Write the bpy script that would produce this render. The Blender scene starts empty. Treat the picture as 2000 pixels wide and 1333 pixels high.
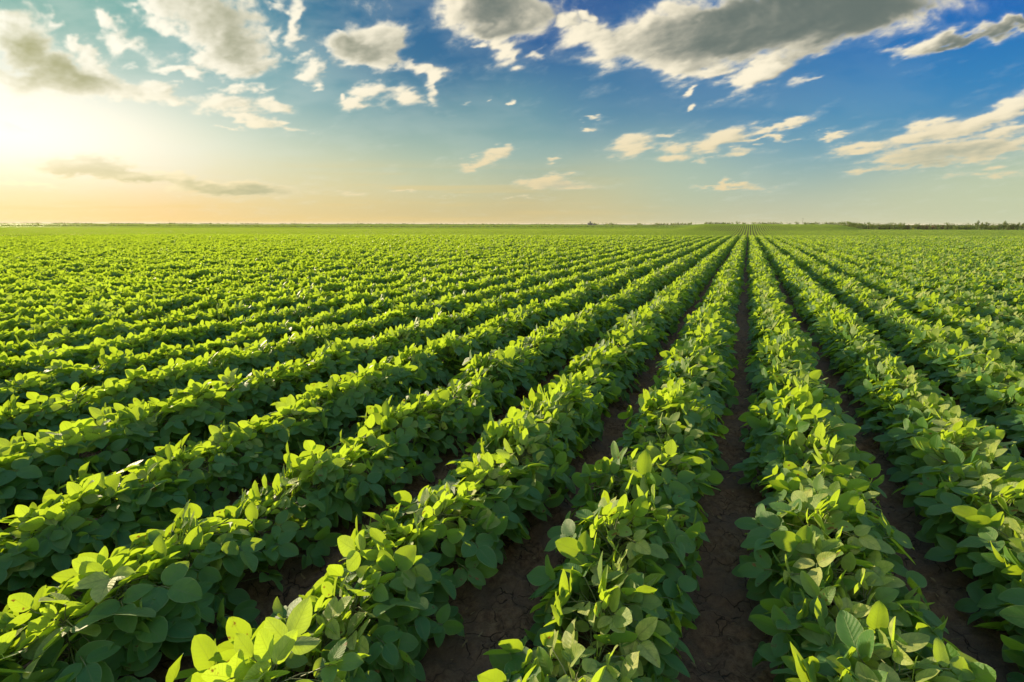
import bpy, math, random
import numpy as np
from mathutils import Vector, Matrix

random.seed(7)
rng = np.random.default_rng(11)
scene = bpy.context.scene
COL = scene.collection
R = math.radians

# ------------------------------------------------------------------ camera
F_PX = 930.0                      # focal length in pixels of the 2000 px wide photograph
PITCH = math.atan((666.5 - 438.0) / F_PX)
YAW = R(25.75)                    # the crop rows run this far to the right of the view
EYE = 1.40
ROLL = R(0.12)
cam_d = bpy.data.cameras.new("camera")
cam_d.sensor_width = 36.0
cam_d.lens = 36.0 * F_PX / 2000.0
cam_d.clip_start = 0.05
cam_d.clip_end = 20000
cam = bpy.data.objects.new("camera", cam_d)
COL.objects.link(cam)
cam.location = (0, 0, EYE)
cam.rotation_mode = 'XYZ'
cam.matrix_world = (Matrix.Translation((0, 0, EYE)) @ Matrix.Rotation(R(90) - PITCH, 4, 'X')
                    @ Matrix.Rotation(ROLL, 4, 'Z'))
scene.camera = cam

scene.view_settings.view_transform = 'Standard'
scene.view_settings.look = 'None'
EXPOSURE = 0.78
scene.view_settings.exposure = EXPOSURE
scene.view_settings.gamma = 1.0
scene.render.engine = 'CYCLES'
scene.cycles.max_bounces = 7
scene.cycles.diffuse_bounces = 4
scene.cycles.glossy_bounces = 2
scene.cycles.transmission_bounces = 5
scene.cycles.transparent_max_bounces = 4

# ------------------------------------------------------------------ sun
SUN_AZ = R(-47.0)                 # measured from +Y towards +X
SUN_EL = R(9.8)
sdir = Vector((math.sin(SUN_AZ) * math.cos(SUN_EL), math.cos(SUN_AZ) * math.cos(SUN_EL), math.sin(SUN_EL)))
sd = bpy.data.lights.new("sun", 'SUN')
sd.energy = 5.0
sd.angle = R(0.6)
sd.color = (1.0, 0.80, 0.50)
so = bpy.data.objects.new("sun", sd)
COL.objects.link(so)
so.rotation_euler = (-sdir).to_track_quat('-Z', 'Y').to_euler()
so.location = (-40, 40, 30)


# ------------------------------------------------------------------ sky: Sky Texture + clouds generated here with numpy
def s2l(c):
    c = np.asarray(c, dtype=np.float64) / 255.0
    return np.where(c <= 0.04045, c / 12.92, ((c + 0.055) / 1.055) ** 2.4)


def smooth(a, b, x):
    t = np.clip((x - a) / (b - a), 0, 1)
    return t * t * (3 - 2 * t)


def vnoise(x, y, seed):
    xi = np.floor(x).astype(np.int64)
    yi = np.floor(y).astype(np.int64)
    fx = x - xi
    fy = y - yi
    fx = fx * fx * fx * (fx * (fx * 6 - 15) + 10)
    fy = fy * fy * fy * (fy * (fy * 6 - 15) + 10)

    def h(a, b):
        n = (a * 374761393 + b * 668265263 + seed * 974711) & 0xffffffff
        n = ((n ^ (n >> 13)) * 1274126177) & 0xffffffff
        n = n ^ (n >> 16)
        return (n & 0xffff) / 65535.0
    return ((h(xi, yi) * (1 - fx) + h(xi + 1, yi) * fx) * (1 - fy)
            + (h(xi, yi + 1) * (1 - fx) + h(xi + 1, yi + 1) * fx) * fy)


def fbm(x, y, octv, seed, gain=0.55):
    s = np.zeros_like(x)
    a = 1.0
    tot = 0
    for o in range(octv):
        c, sn = math.cos(o * 0.7), math.sin(o * 0.7)
        s += a * vnoise((x * c - y * sn) * 2 ** o, (x * sn + y * c) * 2 ** o, seed + o)
        tot += a
        a *= gain
    return s / tot


# clouds: cx, cy, rx, ry, tilt (degrees, up to the right), strength, shade, all in degrees-like picture units
CLOUDS = [
    (25, 45, 70, 26, -8, 1.0, .05), (50, 100, 66, 44, -40, 1.1, .85), (125, 155, 110, 34, -14, 1.1, .85), (25, 165, 80, 30, -10, 1, .5),
    (170, 120, 50, 18, -40, .8, .2), (240, 182, 62, 18, -8, .95, .15), (305, 184, 60, 18, -14, .95, .05), (335, 196, 30, 12, -10, .8, 0),
    (210, 35, 34, 15, -50, .9, .3), (155, 88, 15, 12, -40, .8, .4), (250, 96, 58, 19, -22, .95, 0), (105, 42, 22, 18, -30, .8, 0),
    (395, 30, 105, 42, -18, 1.05, .55), (440, 80, 78, 40, -40, 1.1, .75), (465, 132, 66, 20, -6, 1, .15), (370, 5, 90, 25, 0, 1, .3),
    (320, 55, 42, 20, -20, .9, 0), (400, 115, 40, 20, -10, .9, .1), (500, 100, 34, 26, -50, .9, .3), (560, 45, 17, 42, 8, .9, .25),
    (480, 25, 30, 26, -40, .85, .4), (350, 141, 62, 10, -8, .95, 0), (600, 143, 22, 26, 30, .95, 0), (612, 175, 16, 8, 10, .75, 0),
    (465, 178, 55, 9, -4, .8, 0), (430, 208, 44, 20, -8, .95, .1), (532, 209, 36, 13, -6, .95, .15), (480, 232, 62, 11, -16, .85, 0),
    (570, 249, 40, 6, -4, .8, 0), (255, 136, 24, 7, -8, .7, 0), (685, 95, 54, 24, -8, 1.1, 1.2), (735, 78, 52, 34, 8, 1.1, .3), (745, 112, 52, 20, -6, 1, .4),
    (660, 64, 10, 8, 0, .7, 0), (815, 138, 48, 10, -16, .95, 0), (862, 150, 34, 14, 12, 1, 0), (850, 178, 16, 22, -10, .9, 0),
    (730, 178, 50, 20, 4, 1, 0), (790, 188, 36, 17, -8, .95, .05), (694, 203, 22, 9, 20, .8, 0), (670, 195, 9, 6, 0, .8, 0),
    (905, 203, 10, 5, 10, .75, 0), (948, 198, 5, 5, 0, .7, 0), (1000, 205, 6, 5, 0, .75, 0),
    (965, 10, 90, 46, -6, 1.2, 1.1), (970, 45, 55, 26, -12, 1.05, 1.0), (895, 12, 40, 34, -30, 1.1, .15), (1035, 32, 50, 38, 10, 1.05, .3), (985, 92, 26, 34, -14, 1, 0), (945, 79, 18, 8, 0, .8, 0),
    (1000, 112, 12, 10, 0, .7, 0), (1115, 50, 26, 12, 6, .95, .1), (1160, 36, 17, 10, 10, .9, 0), (1052, 103, 12, 9, 30, .6, 0),
    (1170, 78, 56, 22, 2, 1.05, .05), (1270, 85, 110, 40, 8, 1.1, .25), (1400, 62, 160, 48, 12, 1.3, 1.15), (1580, 22, 220, 52, 9, 1.45, 1.45),
    (1330, 122, 66, 18, 4, 1.05, .05), (1478, 143, 66, 20, 28, 1.2, 0), (1500, 132, 60, 18, 28, 1.1, 0), (1560, 100, 90, 14, 20, .8, .7), (1720, 22, 130, 26, 12, 1.0, 1.4), (1390, 134, 36, 7, 8, .8, .1),
    (1320, 20, 60, 26, 20, .9, .1), (1575, 158, 24, 9, 12, .7, 0), (1620, 80, 60, 14, 14, .7, .5), (1770, 96, 54, 10, 8, .9, .35), (1880, 76, 105, 13, 14, 1.2, 1.3), (1800, 94, 40, 10, 10, .9, .1),
    (1980, 44, 60, 11, 14, 1.15, 1.3), (1345, 174, 15, 6, 30, .9, 0), (1338, 207, 8, 5, 30, .8, 0), (1166, 228, 19, 4, 4, .85, 0), (1145, 246, 14, 5, 8, .8, 0),
    (948, 312, 44, 13, 18, 1.05, .15), (980, 296, 20, 16, 20, 1.05, .05), (918, 324, 24, 8, 4, .9, .05), (1235, 284, 42, 17, 10, 1.05, .1),
    (1305, 264, 26, 5, 16, .85, .05), (1318, 296, 36, 16, 2, .95, .15), (1405, 272, 44, 14, 24, 1.05, .1), (1378, 308, 22, 6, 16, .8, .1),
    (1520, 241, 50, 8, 12, 1, .1), (1490, 271, 90, 4, 3, .75, .5), (1430, 300, 50, 6, 16, .6, .4), (1620, 270, 28, 4, 14, .8, .2), (1600, 258, 30, 3, 4, .5, .6),
    (1700, 284, 66, 9, 8, .95, .2), (1800, 260, 84, 18, 16, 1.05, .1), (1900, 245, 80, 13, 16, 1, .1), (1975, 212, 48, 22, 36, 1.1, .05),
    (1860, 290, 150, 18, 8, 1, .8), (1960, 290, 90, 14, 12, 1, .2), (1800, 318, 160, 8, 4, .85, .9), (1930, 336, 120, 7, 2, .65, .4), (1950, 262, 70, 10, 20, .9, .15),
    (1090, 358, 76, 7, 0, .95, .45), (1075, 350, 40, 7, 6, .85, .1), (1010, 386, 44, 2.5, 0, .7, .7), (1415, 365, 62, 5, 0, .85, .2), (1416, 357, 11, 10, 0, .85, .05),
    (1085, 312, 12, 4, 6, .7, .6), (150, 326, 96, 22, -6, 1.35, .95), (255, 343, 72, 12, -9, 1.2, .8), (340, 350, 50, 13, -8, 1.1, .35), (455, 371, 120, 12, -2, 1.3, .9),
    (290, 20, 26, 12, -30, .7, .1), (255, 12, 22, 9, -20, .65, .1), (520, 65, 24, 12, -30, .75, 0), (575, 118, 30, 8, 0, .65, 0), (520, 172, 34, 6, 4, .65, 0), (190, 140, 24, 8, -30, .7, 0),
    (440, 246, 34, 4, -8, .65, 0), (330, 165, 30, 5, 0, .6, 0), (60, 215, 70, 8, -4, .6, .2), (540, 20, 22, 8, -40, .65, .1), (1020, 140, 16, 5, 20, .6, .1), (1250, 60, 30, 10, 20, .8, .1),
    (20, 252, 44, 7, -8, .95, .5), (60, 362, 90, 7, -3, .7, .35), (785, 372, 32, 2.5, 0, .7, .5), (690, 382, 24, 6, 0, .6, .1), (860, 384, 60, 2, 0, .5, .5),
]
# sky colour samples: picture x, y, sRGB
SKY = [
    (1950, 20, (8, 88, 180)), (1700, 110, (38, 110, 178)), (1960, 150, (40, 126, 190)), (1400, 190, (72, 128, 168)), (1200, 150, (58, 112, 158)),
    (1090, 20, (32, 86, 150)), (800, 30, (48, 104, 150)), (650, 60, (58, 118, 150)), (830, 110, (48, 106, 150)), (560, 130, (104, 158, 172)),
    (500, 190, (126, 175, 180)), (350, 120, (118, 172, 176)), (170, 70, (132, 184, 172)), (120, 20, (110, 170, 160)), (620, 220, (110, 160, 170)),
    (800, 240, (96, 148, 166)), (1000, 250, (98, 148, 166)), (1200, 230, (92, 144, 170)), (1500, 215, (74, 136, 178)), (1800, 200, (58, 138, 186)),
    (1980, 160, (52, 134, 188)), (1640, 300, (108, 166, 182)), (1300, 320, (150, 186, 178)), (1040, 310, (148, 184, 172)), (820, 300, (176, 202, 180)),
    (600, 300, (204, 220, 194)), (400, 270, (224, 234, 212)), (250, 250, (240, 242, 226)), (100, 240, (255, 252, 238)), (10, 280, (255, 254, 244)),
    (-40, 250, (255, 255, 250)), (20, 215, (255, 254, 240)), (200, 300, (254, 250, 226)), (350, 310, (236, 236, 202)), (500, 345, (230, 228, 186)),
    (700, 350, (216, 214, 170)), (900, 360, (206, 208, 166)), (1150, 385, (206, 202, 156)), (1300, 360, (184, 200, 170)), (1550, 350, (164, 192, 178)),
    (1850, 350, (172, 198, 172)), (1980, 370, (186, 204, 170)), (1750, 410, (206, 206, 166)), (1980, 425, (206, 206, 170)), (1750, 430, (212, 202, 164)), (1500, 425, (214, 200, 156)),
    (1200, 425, (213, 190, 136)), (1000, 425, (213, 186, 126)), (800, 425, (218, 187, 121)), (600, 425, (226, 192, 120)), (400, 425, (232, 194, 116)),
    (200, 425, (242, 194, 114)), (20, 425, (246, 206, 130)), (100, 385, (250, 212, 136)), (300, 390, (243, 210, 138)), (600, 390, (230, 206, 142)),
    (0, 330, (255, 246, 206)), (0, 400, (248, 210, 136)), (300, 410, (238, 198, 120)), (1400, 100, (50, 108, 168)), (460, 250, (198, 216, 204)), (1700, 240, (68, 140, 182)), (1900, 410, (200, 208, 172)),
]


def make_sky_image():
    W, H = 4096, 1024                       # u: azimuth -180..180, v: elevation 0..90
    az = (np.arange(W) + 0.5) / W * 2 * np.pi - np.pi
    el = (np.arange(H) + 0.5) / H * np.pi / 2
    AZ, EL = np.meshgrid(az, el)
    dx = np.sin(AZ) * np.cos(EL)
    dy = np.cos(AZ) * np.cos(EL)
    dz = np.sin(EL)
    fwd = dy * math.cos(PITCH) - dz * math.sin(PITCH)
    upc = dy * math.sin(PITCH) + dz * math.cos(PITCH)
    ok = fwd > 0.25
    fs = np.where(ok, fwd, 1)
    px = 1000 + F_PX * dx / fs
    py = 666.5 - F_PX * upc / fs
    # overhead and behind the view: scattered cloud on a high plane
    cs = 1.0 / np.maximum(dz, 0.06)
    gx, gy = dx * cs * 1.6, dy * cs * 1.6
    gen = fbm(gx + 11, gy + 5, 6, 40)
    thick = smooth(.50, .66, gen)
    # ---- gradient
    pts = np.array([(a, b) for a, b, c in SKY], float)
    colr = s2l(np.array([c for a, b, c in SKY]))

    def dirs(pp):
        v = np.stack([(pp[:, 0] - 1000) / F_PX, -(pp[:, 1] - 666.5) / F_PX], 1)
        d = np.stack([v[:, 0], math.cos(PITCH) + v[:, 1] * math.sin(PITCH), v[:, 1] * math.cos(PITCH) - math.sin(PITCH)], 1)
        d /= np.linalg.norm(d, axis=1)[:, None]
        return np.arctan2(d[:, 0], d[:, 1]), np.arcsin(d[:, 2])
    pa, pe = dirs(pts)
    st = 8
    A2, E2 = AZ[::st, ::st], EL[::st, ::st]
    num = np.zeros(A2.shape + (3,))
    den = np.zeros(A2.shape)
    for k in range(len(pts)):
        da = (A2 - pa[k] + np.pi) % (2 * np.pi) - np.pi
        d2 = (da * 0.55) ** 2 + (E2 - pe[k]) ** 2
        w = np.exp(-d2 / (2 * 0.052 ** 2)) + 1e-3 / (d2 + 0.03) ** 3 * 1e-4
        num += w[..., None] * colr[k]
        den += w
    g = num / den[..., None]
    far = smooth(0.55, 0.85, E2)[..., None]
    g = g * (1 - far) + s2l((96, 150, 200)) * far
    # bilinear upsample
    yi = np.clip((np.arange(H) - 0) / st, 0, g.shape[0] - 1.001)
    xi = np.clip((np.arange(W) - 0) / st, 0, g.shape[1] - 1.001)
    y0 = yi.astype(int)
    x0 = xi.astype(int)
    fy = (yi - y0)[:, None, None]
    fx = (xi - x0)[None, :, None]
    g = ((g[y0][:, x0] * (1 - fx) + g[y0][:, x0 + 1] * fx) * (1 - fy) + (g[y0 + 1][:, x0] * (1 - fx) + g[y0 + 1][:, x0 + 1] * fx) * fy)
    out = np.ones((H, W, 4), np.float32)
    out[..., :3] = g
    # generic clouds outside the view
    wout = smooth(60, 420, np.maximum(np.maximum(-px, px - 2000), -py))
    wout = np.where(ok, wout, 1.0)
    a = (thick * wout * smooth(0.08, 0.3, EL))[..., None]
    out[..., :3] = out[..., :3] * (1 - a) + (s2l((236, 238, 236)) * 1.0) * a
    over = (1 + .22 * wout * smooth(.1, .5, EL))[..., None]  # unseen sky brightened beyond the frame, added fill to lift the shaded leaves
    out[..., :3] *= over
    # ---- modelled clouds in the region of the view
    c0, c1 = np.where((px > -400).any(0) & ok.any(0))[0][0], W
    cols = np.where(((px > -420) & (px < 2420) & (py > -400) & (py < 470) & ok).any(0))[0]
    rows = np.where(((px > -420) & (px < 2420) & (py > -400) & (py < 470) & ok).any(1))[0]
    sl = (slice(rows[0], rows[-1] + 1), slice(cols[0], cols[-1] + 1))
    X, Y = px[sl].copy(), py[sl].copy()
    good = (ok[sl] & (X > -420) & (X < 2420) & (Y > -420)).astype(float)
    X = np.clip(X, -500, 2500)
    Y = np.clip(Y, -500, 500)
    # flatter structure towards the horizon
    sc = 0.45 + 0.55 * np.clip((440 - Y) / 330, 0, 1.3)

    def density(X, Y, fine=True):
        sc_ = 0.42 + 0.58 * np.clip((440 - Y) / 330, 0, 1.2)
        u, v = X / (70 * sc_ ** .5), Y / (52 * sc_)
        wx = fbm(u * 1.4 + 3.1, v * 1.4, 4, 5) - .5
        wy = fbm(u * 1.4 + 9.7, v * 1.4 + 4, 4, 15) - .5
        XX = X + wx * 66 * sc_
        YY = Y + wy * 44 * sc_
        D = np.zeros_like(X)
        S = np.zeros_like(X)
        SW = np.zeros_like(X) + 1e-4
        for cx, cy, rx, ry, rot, st_, sh in CLOUDS:
            c, s = math.cos(R(rot)), math.sin(R(rot))
            ex, ey = XX - cx, -(YY - cy)
            q = ((ex * c + ey * s) / (rx * 1.12)) ** 2 + ((-ex * s + ey * c) / (ry * 1.18)) ** 2
            b = st_ * np.exp(-q * 0.95)
            D = np.maximum(D, b) + 0.18 * np.minimum(D, b)
            S += b * b * sh
            SW += b * b
        f1 = fbm(u * 1.3, v * 1.3, 7, 77, .54)
        bill = 1 - np.abs(2 * fbm(u * 2.6 + 5, v * 2.6, 5, 31, .6) - 1) * 2.2
        return D + (f1 - .5) * 1.02 + (bill - .5) * .12, S / SW, D
    dens, shd, Dr = density(X, Y)
    sx, sy = -60.0, 250.0
    vx, vy = sx - X, sy - Y
    n = np.hypot(vx, vy) + 1
    _, _, Dr2 = density(X + vx / n * 34, Y + vy / n * 18)
    embb = np.clip((Dr - Dr2) * 1.2, -.8, .8)
    # light comes from the low sun on the left; edges towards it glow
    d2, _, _ = density(X + vx / n * 13, Y + vy / n * 9 - 4)
    emb = np.clip((dens - d2) * 1.5, -1, 1)
    alpha = smooth(.30, .84, dens) * good
    core2 = smooth(.42, 1.15, Dr + (dens - Dr) * .45)
    core = core2
    wisp = fbm(X / 160 + 3, Y / 60 + 1, 5, 91)
    big = fbm(X / 120. + 2, Y / 55. + 6, 5, 63, .45) - .5
    light = 1.05 - core * (0.05 + 1.15 * shd) * (1 + .5 * big) + emb * 0.42 + embb * .35 + big * .20
    tex = fbm(X / 60. + 31, Y / 24. + 3, 6, 163, .6) - .5
    light = light + tex * .30
    light = np.log1p(np.exp(np.clip(light, -3, 3) * 4.0)) / 4.0 - .03
    light = 1 - np.log1p(np.exp((1 - light) * 7.0)) / 7.0 + .02
    light = np.clip(light, 0, 1.05)
    wl = np.clip(1 - X / 900, 0, 1)[..., None]          # warmer and brighter near the sun
    low = smooth(130, 380, Y)[..., None]
    bright = s2l((255, 244, 216)) * (1 - wl) + s2l((255, 253, 236)) * 1.05 * wl
    bright = bright * (1 - low) + (s2l((232, 214, 170)) * (1 - wl) + s2l((255, 240, 190)) * wl) * low
    dark = s2l((104, 116, 110)) * (1 - wl) + s2l((148, 152, 92)) * wl
    dark = dark * (1 - low) + (s2l((160, 176, 160)) * (1 - wl) + s2l((196, 184, 112)) * wl) * low
    cc = dark + (bright - dark) * light[..., None]
    # thin high veil
    veil = smooth(.42, .75, wisp) * (.04 + .38 * smooth(1300, 100, X) * .5) * good * smooth(430, 330, Y)
    halo = smooth(.02, .5, dens) * .13 * good
    veil = np.maximum(veil, halo)
    bands = smooth(.50, .70, fbm(X / 420 + 7, Y / 16., 4, 123)) * smooth(300, 380, Y) * smooth(1500, 500, X) * .45 * good
    base = out[sl][..., :3]
    base = base * (1 - veil[..., None]) + s2l((226, 234, 222)) * veil[..., None]
    base = base * (1 - bands[..., None]) + s2l((236, 204, 130)) * bands[..., None]
    out[sl + (slice(0, 3),)] = base * (1 - alpha[..., None]) + cc * alpha[..., None]
    # glow round the sun, just outside the left edge of the view
    sa, se = dirs(np.array([[-30.0, 258.0]]))
    da = AZ - sa[0]
    gl = np.exp(-((da / 0.17) ** 2 + ((EL - se[0]) / 0.048) ** 2) ** .8)
    gl = gl[..., None] * .85
    out[..., :3] = out[..., :3] * (1 - gl) + np.array([1.25, 1.18, 1.0]) * gl
    img = bpy.data.images.new("sky_clouds", W, H, float_buffer=True)
    img.colorspace_settings.name = 'Linear Rec.709'
    img.pixels.foreach_set(out.astype(np.float32).ravel())
    img.update()
    img.pack()
    return img


world = bpy.data.worlds.new("World")
scene.world = world
world.use_nodes = True
wn, wl_ = world.node_tree.nodes, world.node_tree.links
wn.clear()
wo = wn.new('ShaderNodeOutputWorld')
bg = wn.new('ShaderNodeBackground')
bg.inputs['Strength'].default_value = 0.1
sky = wn.new('ShaderNodeTexSky')
sky.sky_type = 'NISHITA'
sky.sun_disc = False
sky.sun_elevation = SUN_EL
sky.sun_rotation = SUN_AZ
tc = wn.new('ShaderNodeTexCoord')
sep = wn.new('ShaderNodeSeparateXYZ')
wl_.new(tc.outputs['Generated'], sep.inputs[0])


def wmath(op, a, b=None):
    m = wn.new('ShaderNodeMath')
    m.operation = op
    for i, v in enumerate((a, b)):
        if v is None:
            continue
        if isinstance(v, (int, float)):
            m.inputs[i].default_value = v
        else:
            wl_.new(v, m.inputs[i])
    return m.outputs[0]


uu = wmath('ADD', wmath('DIVIDE', wmath('ARCTAN2', sep.outputs[0], sep.outputs[1]), 2 * math.pi), 0.5)
vv = wmath('DIVIDE', wmath('ARCSINE', sep.outputs[2]), math.pi / 2)
vv = wmath('MAXIMUM', vv, 0.0006)
cmb = wn.new('ShaderNodeCombineXYZ')
wl_.new(uu, cmb.inputs[0])
wl_.new(vv, cmb.inputs[1])
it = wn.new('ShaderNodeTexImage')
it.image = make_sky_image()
it.interpolation = 'Linear'
it.extension = 'EXTEND'
wl_.new(cmb.outputs[0], it.inputs[0])
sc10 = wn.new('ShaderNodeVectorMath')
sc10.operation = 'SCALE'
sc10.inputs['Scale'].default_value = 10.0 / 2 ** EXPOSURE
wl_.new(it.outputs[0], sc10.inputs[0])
mixw = wn.new('ShaderNodeMix')
mixw.data_type = 'RGBA'
mixw.inputs[0].default_value = 0.985
wl_.new(sky.outputs[0], mixw.inputs[6])
wl_.new(sc10.outputs[0], mixw.inputs[7])
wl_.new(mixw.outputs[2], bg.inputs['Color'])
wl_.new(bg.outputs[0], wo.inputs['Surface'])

# ------------------------------------------------------------------ terrain
ROWD = Vector((math.sin(YAW), math.cos(YAW), 0))       # direction of the rows
ROWN = Vector((math.cos(YAW), -math.sin(YAW), 0))      # across the rows, to the right
ROW_W = 0.70
ROW_0 = 0.055 - ROW_W / 2                               # the first row left of the furrow


def ss(a, b, x):
    t = np.clip((x - a) / (b - a), 0, 1)
    return t * t * (3 - 2 * t)


def terrain(x, y):
    x = np.asarray(x, float)
    y = np.asarray(y, float)
    z = -1.50 * ss(40, 104, y)
    z = z + 0.36 * ss(104, 160, y) + 0.10 * ss(170, 300, y)
    z = z + 0.42 * ss(325, 340, y - 0.05 * x) * ss(110, 60, x)
    z = z + 2.02 * ss(150, 216, y + 0.12 * x - 10) * ss(0.325, 0.40, x / np.maximum(y, 1)) * ss(0.74, 0.64, x / np.maximum(y, 1))
    z = z + 0.12 * np.sin(x / 47.0) * ss(60, 140, np.hypot(x, y)) + 0.05 * np.sin(x / 13.0 + y / 21.) * ss(60, 140, np.hypot(x, y))
    z = z + 0.5 * ss(420, 900, y) 
    return z


def new_mesh(name, verts, faces, mat=None, smooth_=True):
    me = bpy.data.meshes.new(name)
    verts = np.asarray(verts, np.float32)
    me.vertices.add(len(verts))
    me.vertices.foreach_set('co', verts.ravel())
    if len(faces):
        faces = np.asarray(faces, np.int32)
        k = faces.shape[1]
        me.loops.add(faces.size)
        me.loops.foreach_set('vertex_index', faces.ravel())
        me.polygons.add(len(faces))
        me.polygons.foreach_set('loop_start', np.arange(0, faces.size, k, dtype=np.int32))
        me.polygons.foreach_set('loop_total', np.full(len(faces), k, np.int32))
        if smooth_:
            me.polygons.foreach_set('use_smooth', np.ones(len(faces), bool))
    me.update(calc_edges=True)
    if mat:
        me.materials.append(mat)
    return me


def link(name, me, parent=None):
    o = bpy.data.objects.new(name, me)
    COL.objects.link(o)
    if parent:
        o.parent = parent
    return o


class NT:
    """small helper for node materials"""
    def __init__(self, name):
        self.m = bpy.data.materials.new(name)
        self.m.use_nodes = True
        self.t = self.m.node_tree
        self.n = self.t.nodes
        self.n.clear()

    def new(self, typ, **kw):
        nd = self.n.new(typ)
        for k, v in kw.items():
            setattr(nd, k, v)
        return nd

    def link(self, a, b):
        self.t.links.new(a, b)

    def put(self, sock, v):
        if isinstance(v, bpy.types.NodeSocket):
            self.link(v, sock)
        else:
            sock.default_value = v

    def math(self, op, a, b=0.0, c=None, clamp=False):
        nd = self.new('ShaderNodeMath', operation=op, use_clamp=clamp)
        self.put(nd.inputs[0], a)
        self.put(nd.inputs[1], b)
        if c is not None:
            self.put(nd.inputs[2], c)
        return nd.outputs[0]

    def mix(self, f, a, b):
        nd = self.new('ShaderNodeMix', data_type='RGBA')
        self.put(nd.inputs[0], f)
        for s, v in ((nd.inputs[6], a), (nd.inputs[7], b)):
            self.put(s, v if isinstance(v, bpy.types.NodeSocket) else (v[0], v[1], v[2], 1))
        return nd.outputs[2]

    def noise(self, scale, detail=4, vec=None, rough=.55):
        nd = self.new('ShaderNodeTexNoise')
        nd.inputs['Scale'].default_value = scale
        nd.inputs['Detail'].default_value = detail
        nd.inputs['Roughness'].default_value = rough
        if vec is not None:
            self.link(vec, nd.inputs['Vector'])
        return nd.outputs['Fac']

    def ramp(self, f, stops):
        nd = self.new('ShaderNodeMapRange')
        nd.interpolation_type = 'SMOOTHSTEP'
        self.put(nd.inputs[0], f)
        nd.inputs[1].default_value, nd.inputs[2].default_value = stops
        return nd.outputs[0]


# ---- ground material: cracked dark soil, further off low green field
def mat_ground():
    t = NT("soil")
    geo = t.new('ShaderNodeNewGeometry')
    P = geo.outputs['Position']
    sep = t.new('ShaderNodeSeparateXYZ')
    t.link(P, sep.inputs[0])
    n1 = t.noise(3.0, 6, P)
    n2 = t.noise(38, 6, P, .7)
    n3 = t.noise(160, 3, P, .7)
    vor = t.new('ShaderNodeTexVoronoi', feature='DISTANCE_TO_EDGE')
    vor.inputs['Scale'].default_value = 11
    dist = t.new('ShaderNodeVectorMath', operation='ADD')
    nz = t.new('ShaderNodeTexNoise')
    nz.inputs['Scale'].default_value = 14
    t.link(P, nz.inputs['Vector'])
    sc = t.new('ShaderNodeVectorMath', operation='SCALE')
    t.link(nz.outputs['Color'], sc.inputs[0])
    sc.inputs['Scale'].default_value = .07
    t.link(P, dist.inputs[0])
    t.link(sc.outputs[0], dist.inputs[1])
    t.link(dist.outputs[0], vor.inputs['Vector'])
    crack = t.math('MAXIMUM', t.ramp(vor.outputs['Distance'], (0.0, 0.03)), t.ramp(t.noise(5, 3, P), (.60, .40)))
    soil = t.mix(t.ramp(n2, (.3, .7)), (.085, .049, .025), (.22, .140, .074))
    soil = t.mix(t.ramp(n1, (.35, .7)), soil, (.13, .09, .06))
    soil = t.mix(crack, (.034, .023, .016), soil)
    # grass-green fields beyond the modelled rows
    mp = t.new('ShaderNodeMapping')
    mp.inputs['Rotation'].default_value = (0, 0, .1)
    mp.inputs['Scale'].default_value = (.0016, .009, 1)
    t.link(P, mp.inputs[0])
    fv = t.new('ShaderNodeTexVoronoi')
    fv.inputs['Scale'].default_value = 1.0
    t.link(mp.outputs[0], fv.inputs['Vector'])
    hs = t.new('ShaderNodeSeparateColor')
    t.link(fv.outputs['Color'], hs.inputs[0])
    fld = t.mix(hs.outputs[0], (.17, .24, .02), (.07, .12, .02))
    fld = t.mix(t.ramp(hs.outputs[1], (.75, .8)), fld, (.16, .13, .05))
    fld = t.mix(t.ramp(t.noise(.35, 5, P), (.35, .65)), fld, t.mix(.5, fld, (.02, .04, .008)))
    far = t.ramp(sep.outputs[1], (205, 225))
    col = t.mix(far, soil, fld)
    b = t.new('ShaderNodeBsdfPrincipled')
    t.link(col, b.inputs['Base Color'])
    b.inputs['Roughness'].default_value = .95
    b.inputs['Specular IOR Level'].default_value = .15
    bump = t.new('ShaderNodeBump')
    bump.inputs['Strength'].default_value = 1.0
    bump.inputs['Distance'].default_value = .02
    hgt = t.math('ADD', t.math('MULTIPLY', n2, .9), t.math('MULTIPLY', crack, .3))
    hgt = t.math('ADD', hgt, t.math('MULTIPLY', n3, .25))
    t.link(hgt, bump.inputs['Height'])
    t.link(bump.outputs[0], b.inputs['Normal'])
    o = t.new('ShaderNodeOutputMaterial')
    t.link(b.outputs[0], o.inputs[0])
    return t.m


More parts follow.
